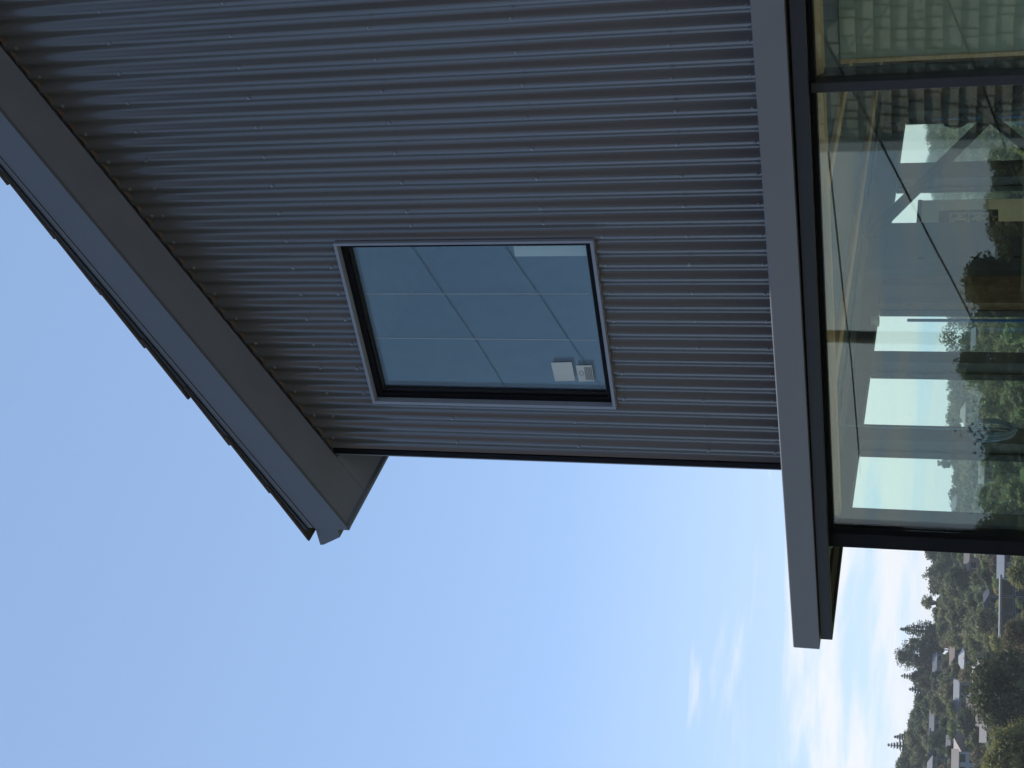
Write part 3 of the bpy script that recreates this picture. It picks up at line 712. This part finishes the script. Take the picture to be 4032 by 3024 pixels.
hill_house(42.12, -1.12, 5.0, 7, 3.0, 'front', (.20, .17, .16), (.12, .11, .12), 'small dark house with gable end facing, above the white vans', -20)
hill_house(44.27, .06, 8.5, 6, 3.0, 'gable', (.30, .24, .20), (.36, .25, .21), 'long low house with pinkish brown roof below the tall pines', 5)
hill_house(44.40, -.28, 6.5, 6, 3.0, 'hip', B_, (.30, .34, .40), 'blue grey hip roofed house under the pinkish brown roof', -15)
hill_house(44.62, .56, 6.5, 6, 4.2, 'gable', B_, (.24, .28, .34), 'blue grey two storey house high on the slope below the pines', 12, 2)
hill_house(45.72, -.20, 9.0, 6, 3.6, 'gable', (.34, .40, .47), (.20, .24, .30), 'pale blue house with long grey roof at mid slope', -8)
hill_house(45.95, -.64, 8.0, 7, 3.0, 'hip', (.33, .25, .20), (.30, .22, .19), 'brown hip roofed house wrapped in shrubs above the big dark tree', 18)
hill_house(46.20, -1.02, 7.0, 7, 3.2, 'gable', (.10, .07, .08), (.10, .055, .06), 'dark maroon roofed house at the left shoulder of the big dark tree', -6)
hill_house(46.75, -1.10, 7.5, 6, 3.0, 'gable', (.14, .16, .18), (.40, .37, .34), 'house with pale roof and dark windows above the bright green shrub', 4)
hill_house(46.80, .58, 7.0, 6, 4.4, 'gable', G_, (.24, .25, .27), 'grey two storey house near the ridge left of the pale blue house', 10, 2)
hill_house(47.55, .68, 7.5, 6, 4.4, 'flat', (.22, .25, .30), (.22, .23, .25), 'blue grey flat roofed house high near the frame edge', -12, 2, rh=.4)
hill_house(47.45, -.36, 8.0, 7, 3.6, 'front', (.30, .34, .42), (.40, .29, .25), 'house with pinkish gable roof beside the white house', 22)
hill_house(48.18, -.42, 7.0, 7, 5.0, 'gable', (.62, .68, .74), (.30, .25, .23), 'white two storey house with dark windows at the frame edge', 0, 2)
hill_house(47.57, .14, 5.5, 5, 3.0, 'gable', (.32, .33, .36), (.26, .24, .25), 'small grey house above the pinkish gable roof', 14)
hill_house(48.35, .72, 6.0, 6, 3.4, 'hip', B_, (.22, .25, .30), 'slate roofed house under the ridge at the frame edge', 0)
hill_house(45.05, -.80, 6.5, 6, 3.0, 'gable', C_, (.38, .34, .31), 'pale roofed cottage right behind the crown of the big dark tree', -18)
hill_house(44.42, -1.02, 6.5, 7, 3.2, 'front', (.36, .28, .23), (.34, .26, .22), 'brown gable ended house right of the big dark tree', 15)
hill_house(40.75, -.40, 6.0, 6, 3.0, 'gable', (.34, .26, .20), (.30, .25, .22), 'brown house half hidden in trees beside the glazed corner post', 8)
hill_house(40.60, .10, 7.0, 5, 2.8, 'flat', (.24, .27, .32), (.26, .28, .31), 'low grey flat roofed house high beside the glazed corner post', 0, rh=.4)
hill_house(38.6, .20, 6.5, 6, 3.2, 'gable', W_, (.30, .32, .36), 'white house seen through the window nearest the glazed corner', 10)
hill_house(35.2, -.20, 7.0, 6, 3.4, 'hip', W_, (.34, .30, .28), 'white hip roofed house seen through the second window from the corner', -10)
hill_house(37.3, -.9, 7.5, 6, 3.2, 'gable', C_, (.30, .28, .27), 'cream house low on the slope seen through the corner window', 5)
hill_house(32.4, -.5, 7.0, 6, 3.2, 'gable', G_, (.28, .30, .33), 'grey house seen through the third window from the corner', 12)

# white vans parked above the flat roofed house
def van(az, el, label, L_=4.4):
    r = r_for(az, el)-1.0; base = pol(az, r); base.z += .05
    e_ = empty('parked_van', base, label, 'van', 'white vans on the hillside road'); Mx = Matrix.Translation(base) @ Matrix.Rotation(R(az)+R(random.uniform(60, 100)), 4, 'Z')
    prof = [(-L_/2, .35), (L_/2, .35), (L_/2, .95), (L_/2-.55, 1.15), (L_/2-1.1, 1.95), (-L_/2+.15, 2.05), (-L_/2, 1.9)]
    bmv = prism(prof, -.9, .9)
    def put(n_, vf, m): 
        o = obj(n_, ([tuple(Mx @ Vector(q)) for q in vf[0]], vf[1]), m); o.parent = e_; o.matrix_parent_inverse = Matrix.Translation(base).inverted()
    put('body', bmv, M['white'])
    put('windscreen', hexa([(L_/2-.62, -.75, 1.2), (L_/2-.50, -.75, 1.2), (L_/2-.50, .75, 1.2), (L_/2-.62, .75, 1.2), (L_/2-1.1, -.75, 1.86), (L_/2-.98, -.75, 1.86), (L_/2-.98, .75, 1.86), (L_/2-1.1, .75, 1.86)]), M['hglass'])
    put('side_window', boxm(L_/2-1.9, L_/2-1.15, -.93, -.905, 1.25, 1.75), M['hglass'])
    for x in (-L_/2+.8, L_/2-.8):
        for y in (-.86, .86): put('wheel', tube([(x, y-.1, .34), (x, y+.1, .34)], .34, 12), M['wire'])
for az, lab in ((41.18, 'white van nearest the pale blue house'), (41.42, 'white van, second from the pale blue house'), (41.70, 'white van, third from the pale blue house'), (42.02, 'white van furthest from the pale blue house')):
    van(az, -1.52, lab)

# ------------------------------------------------------------------ the wood on the far hillside
LAB = dict(dark='dark evergreen tree', olive='olive green rounded tree', bright='bright green tree', grey='grey green tree', brown='bronze brown tree', yellow='yellow green shrub tree')
def short(l): 
    for w_ in (' with ', ' at ', ' beside ', ' above ', ' below ', ' under ', ' high ', ' near ', ' seen ', ' half ', ' right ', ' wrapped ', ' facing'): l = l.split(w_)[0]
    return l
def where(az, r):
    el = math.degrees(math.atan2(terr(az, r)+4-CAM.z, r)); best = min(HOUSES, key=lambda q: math.hypot(q[0]-az, (q[1]-el)*1.6))
    dx, dy = best[0]-az, el-best[1]
    rel = ('uphill of' if dy > 0 else 'downhill of') if abs(dy)*1.6 > abs(dx) else ('to the right of' if dx > 0 else 'to the left of')
    return rel+' the '+' '.join(short(best[5]).split()[:6])
count = 0; rest = []
cand = []
r = 254.0
while r < 452:
    st = math.degrees(5.2/r); az = 19.5+random.uniform(0, st)
    while az < 50.5:
        cand.append((az+random.uniform(-.3, .3)*st, r+random.uniform(-4, 4))); az += st*random.uniform(.85, 1.25)
    r += 8.6 if r < 400 else 7.6
def blocks(az, r, hh, ww):
    top = math.degrees(math.atan2(terr(az, r)+hh-CAM.z, r)); hw = math.degrees(ww*.44/r)
    for (a, e_, w_, h_, hr, l_) in HOUSES:
        if abs(az-a) < w_*.75+hw*.6 and r < hr+4:
            if r > hr-5 and abs(az-a) < w_*.9: return True
            if top > e_+.08 and r < hr: return True
    return False
def pick(az, r):
    x = random.random()
    if r > 405: return 'dark' if x < .66 else 'olive'
    if r > 330: return 'dark' if x < .36 else 'olive' if x < .66 else 'grey' if x < .82 else 'brown' if x < .90 else 'bright'
    return 'dark' if x < .24 else 'olive' if x < .50 else 'bright' if x < .66 else 'grey' if x < .82 else 'brown' if x < .92 else 'yellow'
vis = sorted(cand, key=lambda c: (0 if 39.8 < c[0] < 49.6 else 1, c[1]))
for az, r in vis:
    k = pick(az, r); sc = random.uniform(.52, 1.0)
    if r > 415: sc = random.uniform(.75, 1.0)
    if blocks(az, r, 6.8*sc, 7*sc):
        sc = random.uniform(.32, .5); k = random.choice(('bright', 'olive', 'yellow', 'dark'))
        if blocks(az, r, 6.0*sc, 7*sc): continue
    p = pol(az, r)
    if count < 296:
        o = bpy.data.objects.new('hillside_tree', random.choice(KINDS[k])); COL.objects.link(o)
        o.location = p; o.rotation_euler = (0, 0, random.uniform(0, 6.28)); o.scale = (sc*random.uniform(.85, 1.2), sc*random.uniform(.85, 1.2), sc*random.uniform(.85, 1.1))
        tag(o, ('small ' if sc < .64 else 'large ' if sc > .86 else '')+LAB[k]+' '+where(az, r), 'tree', 'trees on the far hillside'); count += 1
    else: rest.append((p, sc, r))
for a in np.arange(-8, 19.5, .9): rest.append((pol(float(a), 425+random.uniform(-20, 20)), random.uniform(.8, 1.1), 400))
for a in np.arange(50.5, 80, .9):
    for q in (300, 340, 390, 430): rest.append((pol(float(a), q+random.uniform(-15, 15)), random.uniform(.8, 1.2), q))
for q in list(np.arange(470, 1000, 34))+[965, 980, 990]:
    a = 19.0
    while a < 33.2:
        if q < rdist(a)+12: rest.append((pol(a, q+random.uniform(-10, 10)), random.uniform(1.1, 1.7), 420))
        a += math.degrees(9.0/q)*random.uniform(.8, 1.3)
pts = [[], []]; nn = [[], []]
for p, sc, r in rest:
    k = 0 if random.random() < (.75 if r > 380 else .45) else 1
    for q in range(5):
        n_ = 85; d = rng.normal(0, 1, (n_, 3)); d /= np.linalg.norm(d, axis=1)[:, None]
        c = np.array(p)+np.array([rng.uniform(-1.7, 1.7), rng.uniform(-1.7, 1.7), rng.uniform(2.2, 4.8)])*sc
        pts[k].append(c+d*np.array([1.9, 1.9, 1.5])*sc*rng.uniform(.4, 1.05, (n_, 1))); nn[k].append(d)
ch = []
for k in (0, 1):
    v, f = leafcloud(np.concatenate(pts[k]), np.concatenate(nn[k]), .36); ch.append((v, f, k))
tag(link('far_wood', build_mesh('far_wood', ch, [FOL['dark'], FOL['olive']]), None), 'dense mass of trees filling the rest of the far hillside', 'wood', kind='stuff')

# single trees that stand out
def solo(name, az, r, builder, fm, label, cat='tree', z=None):
    p = pol(az, r) if z is None else pol(az, r, z)
    e_ = empty(name, p, label, cat)
    (v, f), tr = builder
    c = link('crown', build_mesh('crown', [(v, f, 0)], [fm]), None); c.location = p; c.parent = e_; c.matrix_parent_inverse = Matrix.Translation(p).inverted()
    t = obj('trunk', tr, M['bark']); t.location = p; t.parent = e_; t.matrix_parent_inverse = Matrix.Translation(p).inverted()
    return e_
def top_to(az, r, el): return (CAM.z+r*math.tan(R(el)))-terr(az, r)
rp = 436
h = top_to(43.42, rp, 2.08); solo('conifer_tree', 43.42, rp, conifer(h, 6.2, 22, .20, 5, .14, .05), FOL['dark'], 'tall layered conifer standing alone above the skyline right of the round pine')
h = top_to(44.42, rp, 2.22); solo('pine_tree', 44.42, rp, broadleaf(h, 10.0, 34, 5200, .24, 11, .10, .35), FOL['dark'], 'big round open crowned pine breaking the skyline above the bluegrey houses')
h = top_to(43.98, rp-3, 1.85); solo('pine_tree', 43.98, rp-3, broadleaf(h, 6.5, 16, 1900, .26, 12, .2), FOL['dark'], 'smaller pine leaning against the right side of the round pine')
h = top_to(45.15, rp, 2.02); solo('conifer_tree', 45.15, rp, conifer(h, 4.2, 15, .20, 6, .10), FOL['dark'], 'slim conifer with pointed top left of the round pine')
h = top_to(45.62, rp, 1.72); solo('conifer_tree', 45.62, rp, conifer(h, 3.2, 11, .30, 9, .1), FOL['dark'], 'short dark conifer on the dip of the skyline')
h = top_to(47.72, rp, 2.45); solo('conifer_tree', 47.72, rp, conifer(h, 3.4, 10, .24, 7, .25), FOL['dark'], 'thin tiered conifer poking out of the skyline near the frame edge')
h = top_to(47.40, rp, 2.20); solo('conifer_tree', 47.40, rp, conifer(h, 3.6, 11, .24, 8, .25), FOL['dark'], 'small conifer right of the thin tiered conifer on the skyline')
h = top_to(42.36, rp, 1.42); solo('umbrella_tree', 42.36, rp, broadleaf(h, 4.6, 11, 800, .26, 15, .55, .3), FOL['olive'], 'sparse umbrella shaped tree on a bare stem above the skyline')
h = top_to(41.30, rp, 1.30); solo('umbrella_tree', 41.30, rp, broadleaf(h, 5.0, 8, 500, .26, 16, .4, .3), FOL['grey'], 'thin wispy tree on the skyline near the glazed corner')
h = top_to(36.75, rp, 1.02); solo('umbrella_tree', 37.05, rp, broadleaf(h, 3.6, 10, 700, .26, 19, .4, .3), FOL['dark'], 'little open crowned tree on the skyline seen through the corner window')
rb = 168
h = top_to(45.3, rb, -.62); solo('broad_tree', 45.42, rb, broadleaf(h, 10.5, 44, 20000, .16, 21, .22, .48), FOL['dark'], 'large dark nearer tree rising from the lower frame edge')
rb = 150
h = top_to(47.6, rb, -1.0); solo('broad_tree', 47.85, rb, broadleaf(h, 7.6, 32, 14000, .14, 23, .22, .48), FOL['yellow'], 'nearer yellow green tree in the corner of the frame')
h = top_to(46.62, 215, -1.15); solo('round_shrub', 46.68, 215, broadleaf(h, 3.2, 12, 3000, .14, 25, .2), FOL['bright'], 'bright green round shrub left of the large dark tree')
h = top_to(43.35, 200, -1.62); solo('broad_tree', 43.45, 200, broadleaf(h, 5.2, 18, 6000, .15, 27, .2, .5), FOL['brown'], 'bronze leaved nearer tree between the flat roofed house and the dark tree')
h = top_to(40.9, 190, -1.75); solo('broad_tree', 40.95, 190, broadleaf(h, 5.0, 18, 6000, .15, 29, .2, .5), FOL['olive'], 'olive nearer tree at the lower frame edge beside the glazed corner')
# trees across the street behind the camera, seen only as reflections
def street(x, y, z, h_, w_, fm, lab, sd):
    p = Vector((x, y, z)); e_ = empty('street_tree', p, lab, 'tree'); (v, f), tr = broadleaf(h_, w_, 34, 24000, .06, sd, .25, .5)
    c = link('crown', build_mesh('crown', [(v, f, 0)], [fm]), None); c.location = p; c.parent = e_; c.matrix_parent_inverse = Matrix.Translation(p).inverted()
    t = obj('trunk', tr, M['bark']); t.location = p; t.parent = e_; t.matrix_parent_inverse = Matrix.Translation(p).inverted()
street(-14.5, -19, -7.2, 4.6, 4.2, FOL['brown'], 'bronze tree across the street reflected low in the glazing', 41)
street(-21, -26, -9.0, 6.2, 6.5, FOL['dark'], 'dark tree across the street reflected in the glazing', 43)

pts = []; nn = []; cv = []; cf = []; co_ = 0
for a in np.arange(131, 169, 1.9):
    for q in (115, 165):
        p = pol(float(a), q+random.uniform(-15, 25)); sc = random.uniform(.55, 1.0)
        for q2 in range(7):
            n_ = 380; d = rng.normal(0, 1, (n_, 3)); d /= np.linalg.norm(d, axis=1)[:, None]
            c = np.array(p)+np.array([rng.uniform(-2.4, 2.4), rng.uniform(-2.4, 2.4), rng.uniform(1.5, 4.8)])*sc
            pts.append(c+d*np.array([2.0, 2.0, 1.5])*sc*rng.uniform(.7, 1.05, (n_, 1))); nn.append(d)
            q = core(c, 1.5*sc, rng); cv.append(q); cf += (ICO_F+co_).tolist(); co_ += len(q)
v, f = leafcloud(np.concatenate(pts), np.concatenate(nn), .13)
f = f.tolist()+[[i+len(v) for i in t] for t in cf]; v = np.concatenate([v]+cv)
tag(link('street_side_wood', build_mesh('street_side_wood', [(v, f, 0)], [FOL['olive']]), None), 'far line of trees behind the camera reflected in the glazing', 'wood', kind='stuff')
# unseen house added behind the camera, right: browns the reflections in the steel cladding
b2 = empty('added_brown_house', (9, -15, GZ), 'unseen tall brown timber house added to brown the reflections in the steel cladding', 'house')
hm = hmat((.40, .26, .17)); hr_ = hmat((.16, .12, .10))
obj('wall', boxm(4.2, 15.5, -18, -9.6, GZ, 8.6), hm, b2)
obj('roof', ([(3.8, -18.5, 8.55), (15.9, -18.5, 8.55), (15.9, -9.1, 8.55), (3.8, -9.1, 8.55), (3.8, -13.8, 11.6), (15.9, -13.8, 11.6)], [(3, 2, 1, 0), (0, 1, 5, 4), (2, 3, 4, 5), (3, 0, 4), (1, 2, 5)]), hr_, b2)
for x in (5.6, 8.3, 11, 13.7):
    for z in (GZ+1.0, 1.1, 5.2):
        f_ = obj('window', boxm(x-.8, x+.8, -9.598, -9.54, z, z+1.3), M['white'], b2)
        obj('pane', boxm(x-.7, x+.7, -9.538, -9.52, z+.1, z+1.2), M['hglass'], f_)

# ------------------------------------------------------------------ the air over the valley
hz_me = mesh('haze', *boxm(CAM.x-2600, CAM.x+2600, CAM.y-2600, CAM.y+2600, -60, 32))
hzm = bpy.data.materials.new('valley air'); hzm.use_nodes = True; ht = hzm.node_tree; ht.nodes.clear()
ho = ht.nodes.new('ShaderNodeOutputMaterial'); pv = ht.nodes.new('ShaderNodeVolumePrincipled')
pv.inputs['Color'].default_value = (.86, .93, 1, 1); pv.inputs['Density'].default_value = .00021; pv.inputs['Anisotropy'].default_value = .2
ht.links.new(pv.outputs[0], ho.inputs['Volume'])
tag(link('haze', hz_me, hzm), kind='stuff')
